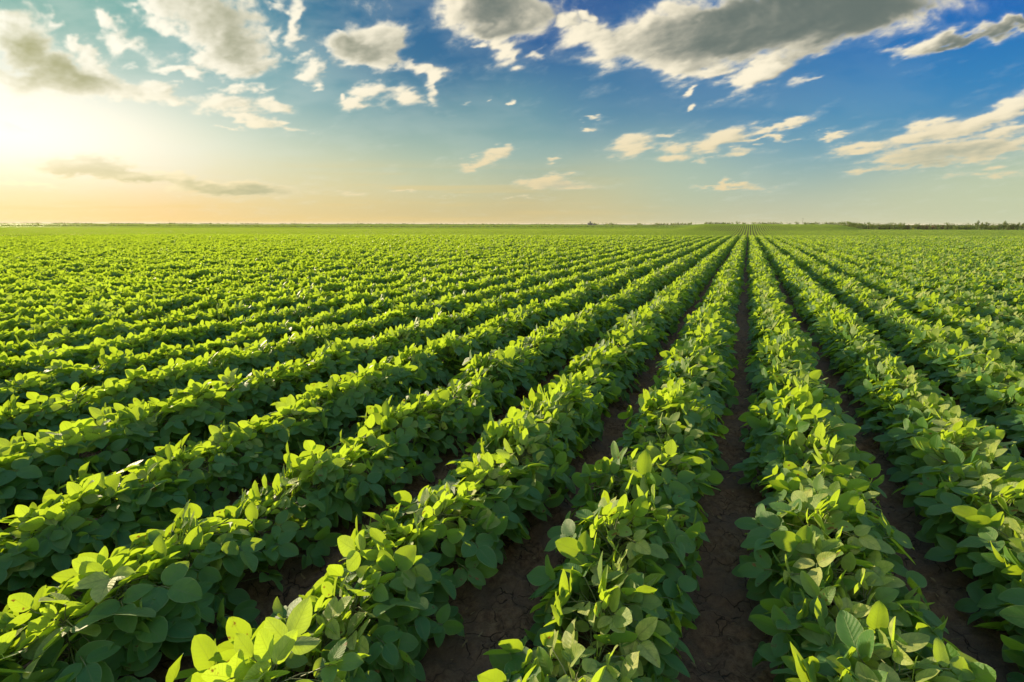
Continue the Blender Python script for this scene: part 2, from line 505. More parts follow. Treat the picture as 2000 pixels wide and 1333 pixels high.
# ---- leaf material. attribute "tint" per leaf: x = random, y = youth, z = blemish
def mat_leaf(name, dark, light, young, trans, rough=.40, tw=.38):
    t = NT(name)
    at = t.new('ShaderNodeAttribute', attribute_name='tint')
    s = t.new('ShaderNodeSeparateXYZ')
    t.link(at.outputs['Vector'], s.inputs[0])
    rnd, yth, bl = s.outputs[0], s.outputs[1], s.outputs[2]
    uv = t.new('ShaderNodeUVMap')
    uv.uv_map = 'UVMap'
    us = t.new('ShaderNodeSeparateXYZ')
    t.link(uv.outputs[0], us.inputs[0])
    u = us.outputs[0]                                  # along, 0..1
    v = t.math('ABSOLUTE', t.math('SUBTRACT', us.outputs[1], .5))   # 0 at the midrib, .5 at the edge
    # side veins run forward and outward
    ph = t.math('SUBTRACT', u, t.math('MULTIPLY', v, .55))
    w = t.math('PINGPONG', t.math('MULTIPLY', ph, 8.0), .5)
    side = t.math('SUBTRACT', 1.0, t.ramp(w, (0.0, .13)))
    mid = t.math('SUBTRACT', 1.0, t.ramp(v, (0.0, .035)))
    vein = t.math('MAXIMUM', mid, t.math('MULTIPLY', side, .6))
    tco = t.new('ShaderNodeTexCoord')
    nz = t.noise(60, 4, tco.outputs['Object'], .6)
    fine = t.noise(420, 3, tco.outputs['Object'], .6)
    oi = t.new('ShaderNodeObjectInfo')
    base = t.mix(rnd, dark, light)
    base = t.mix(t.math('MULTIPLY', oi.outputs['Random'], .25), base, light)
    base = t.mix(yth, base, young)
    base = t.mix(t.math('MULTIPLY', t.ramp(nz, (.35, .7)), .45), base, dark)
    base = t.mix(t.math('MULTIPLY', t.ramp(fine, (.45, .7)), .30), base, light)
    base = t.mix(t.math('MULTIPLY', vein, .65), base, (.20, .27, .09))
    rim = t.math('MULTIPLY', t.ramp(v, (.455, .5)), .6)
    base = t.mix(rim, base, (.30, .34, .14))
    gp = t.new('ShaderNodeNewGeometry')
    patch = t.noise(.22, 3, gp.outputs['Position'])
    base = t.mix(t.math('MULTIPLY', t.ramp(patch, (.38, .60)), .40), base, dark)
    spot = t.math('MULTIPLY', t.ramp(t.noise(45, 3, tco.outputs['Object']), (.60, .68)), bl)
    base = t.mix(spot, base, (.20, .12, .03))
    p = t.new('ShaderNodeBsdfPrincipled')
    t.link(base, p.inputs['Base Color'])
    t.put(p.inputs['Roughness'], t.math('ADD', rough, t.math('MULTIPLY', nz, .25)))
    p.inputs['Specular IOR Level'].default_value = .30
    p.inputs['Sheen Weight'].default_value = .05
    p.inputs['Sheen Roughness'].default_value = .5
    p.inputs['Sheen Tint'].default_value = (.95, .95, .6, 1)
    bump = t.new('ShaderNodeBump')
    bump.inputs['Strength'].default_value = .6
    bump.inputs['Distance'].default_value = .0025
    h = t.math('SUBTRACT', t.math('MULTIPLY', w, .75), t.math('MULTIPLY', mid, .5))
    h = t.math('ADD', h, t.math('MULTIPLY', fine, .4))
    h = t.math('ADD', h, t.math('MULTIPLY', nz, .5))
    t.link(h, bump.inputs['Height'])
    t.link(bump.outputs[0], p.inputs['Normal'])
    tr = t.new('ShaderNodeBsdfTranslucent')
    tc_ = t.mix(t.math('MULTIPLY', yth, .7), trans, tuple(min(1, c * 1.25) for c in trans))
    tc_ = t.mix(t.math('MULTIPLY', vein, .5), tc_, tuple(c * .55 for c in trans))
    tc_ = t.mix(spot, tc_, (.25, .13, .02))
    t.link(tc_, tr.inputs['Color'])
    mx = t.new('ShaderNodeMixShader')
    mx.inputs[0].default_value = tw
    t.link(p.outputs[0], mx.inputs[1])
    t.link(tr.outputs[0], mx.inputs[2])
    o = t.new('ShaderNodeOutputMaterial')
    t.link(mx.outputs[0], o.inputs[0])
    return t.m


def mat_plain(name, c1, c2, scale=6, rough=.8):
    t = NT(name)
    tco = t.new('ShaderNodeTexCoord')
    p = t.new('ShaderNodeBsdfPrincipled')
    t.link(t.mix(t.ramp(t.noise(scale, 4, tco.outputs['Object']), (.35, .65)), c1, c2), p.inputs['Base Color'])
    p.inputs['Roughness'].default_value = rough
    o = t.new('ShaderNodeOutputMaterial')
    t.link(p.outputs[0], o.inputs[0])
    return t.m


M_GROUND = mat_ground()
M_LEAF = mat_leaf("soybean_leaf", (.020, .104, .036), (.072, .184, .038), (.50, .50, .14), (.57, .80, .03))
M_STEM = mat_plain("green_stem", (.09, .13, .04), (.16, .17, .06), 30, .6)
M_TREE = mat_leaf("tree_leaf", (.045, .085, .018), (.10, .15, .03), (.18, .20, .05), (.34, .42, .06), .6, .4)
M_DRY = mat_leaf("dry_leaf", (.14, .095, .05), (.26, .18, .09), (.34, .25, .12), (.22, .16, .06), .8, .3)
M_BARK = mat_plain("bark", (.05, .035, .022), (.10, .07, .045), 4, .9)

# ------------------------------------------------------------------ ground sheet
def axis(lo, hi, fine_lo, fine_hi, step, growth=1.09):
    v = list(np.arange(fine_lo, fine_hi, step))
    s = step
    x = fine_hi
    while x < hi:
        v.append(x)
        s *= growth
        x += s
    v.append(hi)
    s = step
    x = fine_lo - step
    w = []
    while x > lo:
        w.append(x)
        s *= growth
        x -= s
    w.append(lo)
    return np.array(w[::-1] + v)


def build_ground():
    # grid aligned with the rows: a across, b along
    a = axis(-9000, 9000, -1.7, 1.9, .018, 1.05)
    b = axis(-9000, 9000, .6, 4.6, .02, 1.035)
    # keep cells small enough round the terrain's swells
    A, B = np.meshgrid(a, b)
    x = A * ROWN.x + B * ROWD.x
    y = A * ROWN.y + B * ROWD.y
    z = terrain(x, y)
    near = ss(14, 7, np.hypot(x, y))
    ph = (A - ROW_0) / ROW_W * 2 * np.pi
    z = z + near * (0.018 * np.cos(ph))
    z = z + near * ((fbm(x * 9, y * 9, 5, 3, .6) - .5) * .05 + (fbm(x * 24 + 7, y * 24, 3, 9, .65) - .5) * .05)
    n, m = A.shape
    idx = np.arange(n * m).reshape(n, m)
    f = np.stack([idx[:-1, :-1], idx[:-1, 1:], idx[1:, 1:], idx[1:, :-1]], -1).reshape(-1, 4)
    me = new_mesh("ground", np.stack([x, y, z], -1).reshape(-1, 3), f, M_GROUND)
    # the across axis points right and along axis forward: faces look up
    o = link("ground", me)
    o['kind'] = 'structure'
    o['label'] = "dark cracked bare soil between the crop rows and the fields beyond"
    return o


ground = build_ground()

# ------------------------------------------------------------------ leaves
def leaf_template(nu, nv):
    """flat ovate leaflet on a nu x nv grid: returns t, s, half width"""
    t = (1 - np.cos(np.linspace(0, np.pi, nu + 1))) / 2
    t = t * .8 + np.linspace(0, 1, nu + 1) * .2
    w = np.power(np.clip(t, 0, 1), .52) * np.power(np.clip(1 - t, 0, 1), .78)
    w /= w.max()
    s = np.linspace(-1, 1, nv + 1)
    idx = np.arange((nu + 1) * (nv + 1)).reshape(nu + 1, nv + 1)
    f = np.stack([idx[:-1, :-1], idx[1:, :-1], idx[1:, 1:], idx[:-1, 1:]], -1).reshape(-1, 4)
    T, S = np.meshgrid(t, s, indexing='ij')
    return T.ravel(), S.ravel(), np.repeat(w, nv + 1), f


class Leaves:
    def __init__(self, nu=7, nv=4):
        self.T, self.S, self.Wd, self.F = leaf_template(nu, nv)
        self.v, self.f, self.tint, self.uv, self.n = [], [], [], [], 0

    def add(self, pos, d, nrm, L, W, fold=.2, curl=.2, wave=.05, tint=(.5, 0, 0)):
        d = np.array(d, float)
        d /= np.linalg.norm(d)
        nrm = np.array(nrm, float)
        nrm = nrm - d * nrm.dot(d)
        l = np.linalg.norm(nrm)
        if l < 1e-3:
            nrm = np.cross(d, (1, 0, .1))
            l = np.linalg.norm(nrm)
        nrm /= l
        sd_ = np.cross(d, nrm)
        T, S, Wd = self.T, self.S, self.Wd
        hw = Wd * W / 2
        ang = curl * T
        along = L * np.where(abs(curl) < 1e-3, T, np.sin(ang) / (curl if abs(curl) > 1e-3 else 1))
        drop = -L * np.where(abs(curl) < 1e-3, 0, (1 - np.cos(ang)) / (curl if abs(curl) > 1e-3 else 1))
        ph = rng.random() * 6.28
        up = np.abs(S) * hw * math.tan(fold) - S * S * hw * math.tan(fold) * .45 + wave * L * np.sin(T * 9 + ph + S * 1.5) * np.abs(S) * .5
        asym = 1 + .10 * math.sin(ph)
        side = S * hw * math.cos(fold) * np.where(S > 0, asym, 2 - asym)
        P = np.array(pos)[None] + along[:, None] * d + (drop + up)[:, None] * nrm + side[:, None] * sd_
        self.v.append(P)
        self.f.append(self.F + self.n)
        self.n += len(P)
        self.tint.append(np.tile(np.array(tint, float), (len(P), 1)))
        self.uv.append(np.stack([T, (S + 1) / 2], 1))

    def mesh(self, name, mat):
        V = np.concatenate(self.v)
        Fc = np.concatenate(self.f)
        me = new_mesh(name, V, Fc, mat)
        uv = np.concatenate(self.uv)
        lay = me.uv_layers.new(name='UVMap')
        lay.data.foreach_set('uv', uv[Fc.ravel()].astype(np.float32).ravel())
        at = me.attributes.new('tint', 'FLOAT_VECTOR', 'POINT')
        at.data.foreach_set('vector', np.concatenate(self.tint).astype(np.float32).ravel())
        return me


def tube(vs, fs, pts, radii, k=5):
    """tapered tube through points, appended to lists"""
    base = len(vs)
    pts = [np.array(p, float) for p in pts]
    for i, p in enumerate(pts):
        d = pts[min(i + 1, len(pts) - 1)] - pts[max(i - 1, 0)]
        d /= np.linalg.norm(d) + 1e-9
        a = np.cross(d, (0.3, 0.9, .1))
        a /= np.linalg.norm(a) + 1e-9
        b = np.cross(d, a)
        for j in range(k):
            th = 2 * math.pi * j / k
            vs.append(p + radii[i] * (a * math.cos(th) + b * math.sin(th)))
    for i in range(len(pts) - 1):
        for j in range(k):
            q = base + i * k + j
            r_ = base + i * k + (j + 1) % k
            fs.append((q, r_, r_ + k, q + k))


def unit(v):
    v = np.array(v, float)
    return v / (np.linalg.norm(v) + 1e-9)


def rot_about(v, axis_, ang):
    axis_ = unit(axis_)
    v = np.array(v, float)
    return v * math.cos(ang) + np.cross(axis_, v) * math.sin(ang) + axis_ * axis_.dot(v) * (1 - math.cos(ang))


def U(a, b):
    return float(rng.uniform(a, b))


def trifoliate(lv, sv, sf, root, tip, nrm, L, youth, blemish=0.0, fold=.25):
    """petiole from root to tip, three leaflets"""
    root, tip = np.array(root), np.array(tip)
    mid_ = (root + tip) / 2 + np.array([0, 0, .012])
    tube(sv, sf, [root, mid_, tip], [.0021, .0017, .0014], 4)
    d = tip - mid_
    d = unit(d - nrm * d.dot(nrm) * .85)
    wid = U(.64, .79)
    for k in (0, 1, -1):
        dd = rot_about(d, nrm, k * U(1.15, 1.5))
        dd = unit(dd + rng.normal(0, .10, 3))
        nn = unit(nrm + dd * 0 + rng.normal(0, .20, 3) + d * abs(k) * 0)
        st = tip + (d * L * .24 if k == 0 else dd * .004)
        if k == 0:
            tube(sv, sf, [tip, st], [.0012, .001], 4)
        ll = L * (1.04 if k == 0 else U(.86, .98))
        lv.add(st, dd, nn, ll, ll * wid, fold=U(.0, .2) + fold, curl=U(-.15, .55), wave=U(.0, .07),
               tint=(U(0, 1), youth * U(.6, 1), blemish if U(0, 1) < .5 else 0))


def make_plant(h, seed):
    """local axes: Y along the row, X across it; the sun stands on -X"""
    global rng
    rng = np.random.default_rng(seed)
    lv = Leaves()
    pv, pf = [], []            # petioles go with the stem
    lean = np.array([U(-.05, .05), U(-.04, .04), 0])
    stem_pts = [np.array([0, 0, -.02])]
    nst = 6
    for i in range(1, nst + 1):
        stem_pts.append(np.array([0, 0, h * .86 * i / nst]) + lean * (i / nst) ** 1.5 + rng.normal(0, .004, 3) * (i < nst))
    tube(pv, pf, stem_pts, [.0052 - .0035 * i / nst for i in range(nst + 1)], 6)

    def on_stem(q):
        q = q * nst
        i = min(int(q), nst - 1)
        return stem_pts[i] + (stem_pts[i + 1] - stem_pts[i]) * (q - i)
    # side leaves: blades facing outwards, overlapping like scales
    n_side = 32
    for i in range(n_side):
        q = .10 + .74 * (i / (n_side - 1)) ** .9
        sgn = 1 if i % 2 else -1
        az_ = U(-1.05, 1.05)
        out = np.array([sgn * math.cos(az_), math.sin(az_), 0])
        root = on_stem(q * .85)
        zf = q
        reach = (.212 - .07 * zf ** 2) * U(.4, 1.10)
        z = .045 + h * .82 * zf + U(-.02, .03)
        tip = np.array([out[0] * reach, out[1] * reach * .8, z]) + lean * zf
        up = U(.15, .9) * (.45 + .9 * zf)
        nrm = unit(out * U(.45, 1.1) + np.array([-.55 * max(0, zf - .45), 0, up + .12]) + rng.normal(0, .22, 3))
        trifoliate(lv, pv, pf, root, tip, nrm, U(.062, .096), max(0, (zf - .6)) * U(0, .6), 1.0 if U(0, 1) < .16 else 0)
    # upper leaves: more erect, turned to the low sun
    n_top = 15
    for i in range(n_top):
        a_ = i * 2.4 + U(-.4, .4)
        out = np.array([math.cos(a_), math.sin(a_), 0])
        reach = U(.01, .15)
        z = h * U(.84, 1.06) - reach * .5
        root = on_stem(U(.75, .98))
        tip = np.array([out[0] * reach, out[1] * reach, z]) + lean
        toward = U(.15, 1.35)
        nrm = unit(np.array([-toward, .25 * toward, U(.15, 1.0)]) + rng.normal(0, .38, 3))
        trifoliate(lv, pv, pf, root, tip, nrm, U(.054, .086), U(.2, 1.2), 1.0 if U(0, 1) < .12 else 0, fold=U(.1, .45))
    # the small folded leaves of the shoot tip
    top = on_stem(.999)
    for i in range(3):
        a_ = U(0, 6.28)
        d = unit((math.cos(a_) * .5, math.sin(a_) * .5, 1))
        lv.add(top + d * .02, d, rot_about((math.cos(a_), math.sin(a_), 0), (0, 0, 1), 1.2), U(.03, .05), U(.014, .022), fold=.6, curl=.1,
               tint=(1, 1, 0))
    fol = lv.mesh("foliage", M_LEAF)
    st = new_mesh("stem", np.array(pv), np.array(pf), M_STEM)
    return fol, st


PLANTS = [make_plant(U(.305, .335), 100 + i) for i in range(16)]
rng = np.random.default_rng(5)


def make_chunk(seed, length=3.0):
    """three metres of a far row as bare leaflets"""
    global rng
    rng = np.random.default_rng(seed)
    lv = Leaves(2, 2)
    for i in range(230):
        y = U(-length / 2, length / 2)
        q = U(0, 1)
        x = rng.normal(0, .085)
        top = .37 + .03 * math.sin(y * 5 + seed) - 4.5 * x * x
        z = top * (1 - .55 * q * q)
        sgn = math.copysign(1, x)
        if q > .6:
            x = sgn * U(.09, .17)
        nrm = unit(np.array([sgn * .5 - (.4 if q < .5 else 0), U(-.3, .3), U(.2, 1)]) + rng.normal(0, .3, 3))
        a_ = U(0, 6.28)
        d = unit((math.cos(a_), math.sin(a_), U(-.4, .5)))
        lv.add((x, y, z), d, nrm, U(.075, .11), U(.055, .08), tint=(U(0, 1), U(.1, .8) if q < .40 else 0, 0))
    return lv


# ------------------------------------------------------------------ the crop: positions of all plants
def project(P):
    x, y, z = P[..., 0], P[..., 1], P[..., 2] - EYE
    zc = y * math.cos(PITCH) - z * math.sin(PITCH)
    uc = y * math.sin(PITCH) + z * math.cos(PITCH)
    zc_ = np.where(zc > .05, zc, .05)
    return 1000 + F_PX * x / zc_, 666.5 - F_PX * uc / zc_, zc


STEP = .145
rows_near = np.arange(-75, 60)
prng = np.random.default_rng(21)
pl_k, pl_b = [], []
for k in rows_near:
    a = ROW_0 + k * ROW_W
    b = np.arange(-3.0, 72.0, STEP) + prng.normal(0, .02, len(np.arange(-3.0, 72.0, STEP)))
    x = a * ROWN.x + b * ROWD.x
    y = a * ROWN.y + b * ROWD.y
    keep = (y > -1.5) & (y < 50) & (np.abs(x) < 5.0 + 1.22 * np.maximum(y, 0))
    pl_k.append(np.full(keep.sum(), k))
    pl_b.append(b[keep])
pl_k = np.concatenate(pl_k)
pl_b = np.concatenate(pl_b)
NP = len(pl_k)
pl_a = ROW_0 + pl_k * ROW_W + prng.normal(0, .018, NP)
px_ = pl_a * ROWN.x + pl_b * ROWD.x
py_ = pl_a * ROWN.y + pl_b * ROWD.y
pz_ = terrain(px_, py_)
pos = np.stack([px_, py_, pz_], -1)
keepc = np.hypot(px_, py_) > .42                      # nothing grows through the photographer
rotz = -YAW + prng.normal(0, .22, NP)
vig = fbm(pl_b * .55 + 40, pl_k * 3.7, 3, 8)            # vigour varies along a row
scl = 1.03 + .20 * (vig - .5) + prng.normal(0, .045, NP)
stunt = prng.random(NP) < .012
scl = np.where(stunt, scl * prng.uniform(.6, .8, NP), scl)
scl_z = scl * (1 + prng.normal(0, .06, NP))
mir = prng.integers(0, 2, NP) * 2 - 1
var = prng.integers(0, len(PLANTS), NP)

cx_, cy_, cz_ = project(pos + np.array([0, 0, .22]))
dist3 = np.sqrt(px_ ** 2 + py_ ** 2 + (pz_ + .22 - EYE) ** 2)
rad = F_PX * .17 / np.maximum(cz_, .3)
inview = (cz_ > .35) & (cx_ > -rad) & (cx_ < 2000 + rad) & (cy_ < 1333 + rad) & keepc
order = np.argsort(np.where(inview, dist3, 1e9))
solo = order[:300]
solo_set = np.zeros(NP, bool)
solo_set[solo] = True

ORD = ("first second third fourth fifth sixth seventh eighth ninth tenth eleventh twelfth thirteenth fourteenth fifteenth sixteenth "
       "seventeenth eighteenth nineteenth twentieth twenty-first twenty-second twenty-third twenty-fourth twenty-fifth twenty-sixth "
       "twenty-seventh twenty-eighth twenty-ninth thirtieth thirty-first thirty-second thirty-third thirty-fourth thirty-fifth "
       "thirty-sixth thirty-seventh thirty-eighth thirty-ninth fortieth").split()
GROUP = "young soybean plants standing in the nearest rows"
proto_done = {}
for k in sorted(set(pl_k[solo])):
    mem = solo[pl_k[solo] == k]
    mem = mem[np.argsort(pl_b[mem])]
    for n, i in enumerate(mem):
        e = bpy.data.objects.new("soybean_plant", None)
        e.empty_display_size = .1
        COL.objects.link(e)
        e.location = (px_[i], py_[i], pz_[i])
        e.rotation_euler = (0, 0, rotz[i])
        e.scale = (scl[i], scl[i] * mir[i], scl_z[i])
        side = "left" if k <= 0 else "right"
        rn = (1 - k) if k <= 0 else k
        edge = "bottom" if project(np.array([px_[mem[0]], py_[mem[0]], .2]))[1] > 1150 else side
        e['label'] = f"{ORD[min(n, 39)]} soybean plant from the {edge} edge in {ORD[rn - 1]} row {side} of the straight furrow"
        e['category'] = "soybean plant"
        e['group'] = GROUP
        v = int(var[i])
        if v not in proto_done:
            fo = link("foliage", PLANTS[v][0], e)
            sto = link("stem", PLANTS[v][1], e)
            proto_done[v] = (fo, sto)
        else:
            for src in proto_done[v]:
                c = src.copy()
                COL.objects.link(c)
                c.parent = e

# ------------------------------------------------------------------ the rest of the crop: one mass
def build_crop():
    sel = np.where(~solo_set & keepc)[0]
    npl = len(sel)
    # far rows in 3 m lengths
    P, RZ, SC, IX = [], [], [], []
    crng = np.random.default_rng(77)
    nv = len(PLANTS)
    for k in range(-460, 420):
        a = ROW_0 + k * ROW_W
        b = np.arange(20, 420, 2.9) + crng.uniform(0, 1)
        x = a * ROWN.x + b * ROWD.x
        y = a * ROWN.y + b * ROWD.y
        keep = (y > 49) & (y < 232) & (np.abs(x) < 8 + 1.14 * y)
        keep &= ~((y > 224) & (crng.random(len(x)) < .3))
        x, y = x[keep], y[keep]
        P.append(np.stack([x, y, terrain(x, y)], -1))
        # follow the slope of the ground along the row
        z1 = terrain(x + ROWD.x * 1.4, y + ROWD.y * 1.4)
        z0 = terrain(x - ROWD.x * 1.4, y - ROWD.y * 1.4)
        RZ.append(np.stack([np.arctan2(z1 - z0, 2.8), np.zeros(len(x)), np.full(len(x), -YAW)], -1))
        s = crng.uniform(.92, 1.08, len(x))
        SC.append(np.stack([s, np.ones(len(x)), s], -1))
        IX.append(crng.integers(nv, nv + 3, len(x)))
    # beyond that every third, then every sixth row, drawn wider
    for mul, y0, y1, wx, hz in ((3, 232, 326, 3.2, 1.15), (6, 326, 900, 6.5, 1.5)):
        for k in range(-1600 // mul, 1500 // mul):
            a = ROW_0 + k * mul * ROW_W
            b = np.arange(100, 1300, 2.9 * mul) + crng.uniform(0, 2.9 * mul)
            x = a * ROWN.x + b * ROWD.x
            y = a * ROWN.y + b * ROWD.y
            keep = (y > y0) & (y < y1) & (np.abs(x) < 10 + 1.12 * y)
            keep &= ~((y > y0) & (y < 700) & (x > .70 * y))
            keep &= fbm(x / 260. + 9, y / 60. + 4, 2, 55) > (.44 if mul == 6 else 0)
            x, y = x[keep], y[keep]
            P.append(np.stack([x, y, terrain(x, y)], -1))
            RZ.append(np.stack([np.zeros(len(x)), np.zeros(len(x)), np.full(len(x), -YAW)], -1))
            SC.append(np.stack([np.full(len(x), wx), np.full(len(x), float(mul)), np.full(len(x), hz) * crng.uniform(.9, 1.1, len(x))], -1))
            IX.append(crng.integers(nv, nv + 3, len(x)))
    P = np.concatenate([pos[sel]] + P)
    RZ = np.concatenate([np.stack([np.zeros(npl), np.zeros(npl), rotz[sel]], -1)] + RZ)
    SC = np.concatenate([np.stack([scl[sel], scl[sel] * mir[sel], scl_z[sel]], -1)] + SC)
    IX = np.concatenate([var[sel]] + IX)
    # the sheet also carries three lengths of row, told apart by attribute "proto"
    chunks = [make_chunk(300 + i) for i in range(3)]
    V = [P]
    FS, UVS = [], []
    TI = [np.zeros((len(P), 3))]
    PR = [np.zeros(len(P), np.int32)]
    off = len(P)
    uvall = [np.zeros((len(P), 2))]
    for c, lv in enumerate(chunks):
        v = np.concatenate(lv.v)
        V.append(v)
        FS.append(np.concatenate(lv.f) + off)
        off += len(v)
        TI.append(np.concatenate(lv.tint))
        uvall.append(np.concatenate(lv.uv))
        PR.append(np.full(len(v), c + 1, np.int32))
    nrest = off - len(P)
    Fc = np.concatenate(FS)
    me = new_mesh("soybean_crop", np.concatenate(V), Fc, M_LEAF)
    me.uv_layers.new(name='UVMap').data.foreach_set('uv', np.concatenate(uvall)[Fc.ravel()].astype(np.float32).ravel())

    def attr(nm, typ, data, key):
        at = me.attributes.new(nm, typ, 'POINT')
        at.data.foreach_set(key, np.ascontiguousarray(data).ravel())
    attr('tint', 'FLOAT_VECTOR', np.concatenate(TI).astype(np.float32), 'vector')
    attr('proto', 'INT', np.concatenate(PR).astype(np.int32), 'value')
    attr('rot', 'FLOAT_VECTOR', np.concatenate([RZ, np.zeros((nrest, 3))]).astype(np.float32), 'vector')
    attr('scl', 'FLOAT_VECTOR', np.concatenate([SC, np.ones((nrest, 3))]).astype(np.float32), 'vector')
    attr('pick', 'INT', np.concatenate([IX, np.zeros(nrest)]).astype(np.int32), 'value')
    o = link("soybean_crop", me)
    o['kind'] = 'stuff'
    o['label'] = "green soybean rows filling the field to the horizon"
    ng = bpy.data.node_groups.new("crop_rows", 'GeometryNodeTree')
    ng.interface.new_socket('Geometry', in_out='INPUT', socket_type='NodeSocketGeometry')
    ng.interface.new_socket('Geometry', in_out='OUTPUT', socket_type='NodeSocketGeometry')
    N, Lk = ng.nodes, ng.links
    gi, go = N.new('NodeGroupInput'), N.new('NodeGroupOutput')

    def named(nm, typ):
        q = N.new('GeometryNodeInputNamedAttribute')
        q.data_type = typ
        q.inputs['Name'].default_value = nm
        return q.outputs['Attribute']

    def separate(val):
        cmp_ = N.new('FunctionNodeCompare')
        cmp_.data_type = 'INT'
        cmp_.operation = 'EQUAL'
        Lk.new(named('proto', 'INT'), cmp_.inputs[2])
        cmp_.inputs[3].default_value = val
        sg = N.new('GeometryNodeSeparateGeometry')
        sg.domain = 'POINT'
        Lk.new(gi.outputs[0], sg.inputs['Geometry'])
        Lk.new(cmp_.outputs[0], sg.inputs['Selection'])
        return sg.outputs['Selection']
    g2i = []
    for v in range(nv):
        jn = N.new('GeometryNodeJoinGeometry')
        for ob in proto_done[v][::-1]:
            oi = N.new('GeometryNodeObjectInfo')
            oi.transform_space = 'ORIGINAL'
            oi.inputs['Object'].default_value = ob
            Lk.new(oi.outputs['Geometry'], jn.inputs[0])
        q = N.new('GeometryNodeGeometryToInstance')
        Lk.new(jn.outputs[0], q.inputs[0])
        g2i.append(q.outputs[0])
    for c in range(3):
        q = N.new('GeometryNodeGeometryToInstance')
        Lk.new(separate(c + 1), q.inputs[0])
        g2i.append(q.outputs[0])
    # Join puts the last linked geometry first
    jn = N.new('GeometryNodeJoinGeometry')
    for s_ in g2i[::-1]:
        Lk.new(s_, jn.inputs[0])
    iop = N.new('GeometryNodeInstanceOnPoints')
    iop.inputs['Pick Instance'].default_value = True
    m2p = N.new('GeometryNodeMeshToPoints')
    Lk.new(separate(0), m2p.inputs[0])
    Lk.new(m2p.outputs[0], iop.inputs['Points'])
    Lk.new(jn.outputs[0], iop.inputs['Instance'])
    Lk.new(named('pick', 'INT'), iop.inputs['Instance Index'])
    e2r = N.new('FunctionNodeEulerToRotation')
    Lk.new(named('rot', 'FLOAT_VECTOR'), e2r.inputs[0])
    Lk.new(e2r.outputs[0], iop.inputs['Rotation'])
    Lk.new(named('scl', 'FLOAT_VECTOR'), iop.inputs['Scale'])
    Lk.new(iop.outputs[0], go.inputs[0])
    md = o.modifiers.new("rows", 'NODES')
    md.node_group = ng
    print("crop: plants", npl, "lengths", len(P) - npl)
    return o


assert len(proto_done) == len(PLANTS)
crop = build_crop()

# ------------------------------------------------------------------ dry litter on the bare soil
def build_litter():
    global rng
    rng = np.random.default_rng(9)
    lv = Leaves(4, 2)
    for i in range(620):
        k = rng.integers(-2, 3)
        a = ROW_0 + (k + .5) * ROW_W + rng.normal(0, .09)
        b = 1.0 + 6.5 * U(0, 1) ** 1.3
        x = a * ROWN.x + b * ROWD.x
        y = a * ROWN.y + b * ROWD.y
        d = unit((U(-1, 1), U(-1, 1), U(-.1, .5)))
        L = U(.008, .032)
        lv.add((x, y, .006), d, unit((U(-.6, .6), U(-.6, .6), 1)), L, L * U(.25, .7), fold=U(0, .7), curl=U(-1.2, 1.2), wave=.15, tint=(U(0, 1), U(0, .8), 0))
    o = link("leaf_litter", lv.mesh("leaf_litter", M_DRY))
    o['kind'] = 'stuff'
    o['label'] = "dry brown leaf scraps scattered on the bare soil"


build_litter()

# ------------------------------------------------------------------ trees and bushes along the horizon
def make_tree(seed, h, w, trunk_h, n=420, lump=7, mat=None):
    global rng
    rng = np.random.default_rng(seed)
    lv = Leaves(2, 2)
    tv, tf = [], []
    lumps = []
    for i in range(lump):
        a_ = U(0, 6.28)
        r_ = U(0, .36) * w
        z = trunk_h + (h - trunk_h) * U(.12, .85)
        rr = U(.16, .30) * w
        lumps.append((np.array([math.cos(a_) * r_, math.sin(a_) * r_, z]), rr))
    lumps.append((np.array([0, 0, h - .18 * w]), .18 * w))
    tube(tv, tf, [(0, 0, -.3), (U(-.05, .05), 0, trunk_h), (U(-.1, .1) * w, U(-.1, .1) * w, h * .75)], [.035 * h, .025 * h, .008 * h], 7)
    for c, rr in lumps:
        tube(tv, tf, [(0, 0, trunk_h * U(.6, 1)), c * .6 + np.array([0, 0, .2 * trunk_h]), c], [.014 * h, .010 * h, .004 * h], 4)
    for i in range(n):
        c, rr = lumps[rng.integers(len(lumps))]
        d = unit(rng.normal(0, 1, 3))
        p = c + d * rr * U(.35, 1.12) * np.array([1, 1, .85])
        p[2] = max(p[2], .1)
        dd = unit(rng.normal(0, 1, 3))
        L = U(.035, .075) * h + .08
        lv.add(p, dd, unit(d + rng.normal(0, .5, 3)), L, L * .8, tint=(U(0, 1), U(0, .6), 0))
    return (lv.mesh("crown", mat or M_TREE), new_mesh("trunk", np.array(tv), np.array(tf), M_BARK))


T_TREE = [make_tree(501, 5.2, 4.4, 1.0, 520, 9), make_tree(502, 4.6, 3.6, .9, 460, 7), make_tree(503, 5.6, 3.4, 1.3, 460, 8)]
T_BUSH = [make_tree(511, 2.9, 4.6, .25, 520, 11), make_tree(512, 2.4, 3.8, .2, 440, 9), make_tree(513, 3.3, 4.0, .3, 460, 9)]
T_DRY = [make_tree(521, 2.7, 3.6, .2, 420, 8, M_DRY)]
T_SMALL = [make_tree(531, 6.0, 7.0, 1.0, 160, 6), make_tree(532, 7.5, 5.0, 1.6, 140, 6), make_tree(533, 4.5, 8.0, .5, 160, 7)]


def at_px(px, y):
    """ground point at depth y seen at picture column px"""
    zc = y * math.cos(PITCH) + EYE * math.sin(PITCH)
    x = (px - 1000) / F_PX * zc
    return x, y, float(terrain(x, y))


def place_plant(kind, name, label, cat, px, y, s, group, sz=None):
    x, y, z = at_px(px, y)
    e = bpy.data.objects.new(name, None)
    COL.objects.link(e)
    e.location = (x, y, z - .05)
    e.rotation_euler = (0, 0, random.uniform(0, 6.28))
    e.scale = (s, s, sz or s)
    e['label'] = label
    e['category'] = cat
    if group:
        e['group'] = group
    link("crown", kind[0], e)
    link("trunk", kind[1], e)
    return e


hr = random.Random(3)
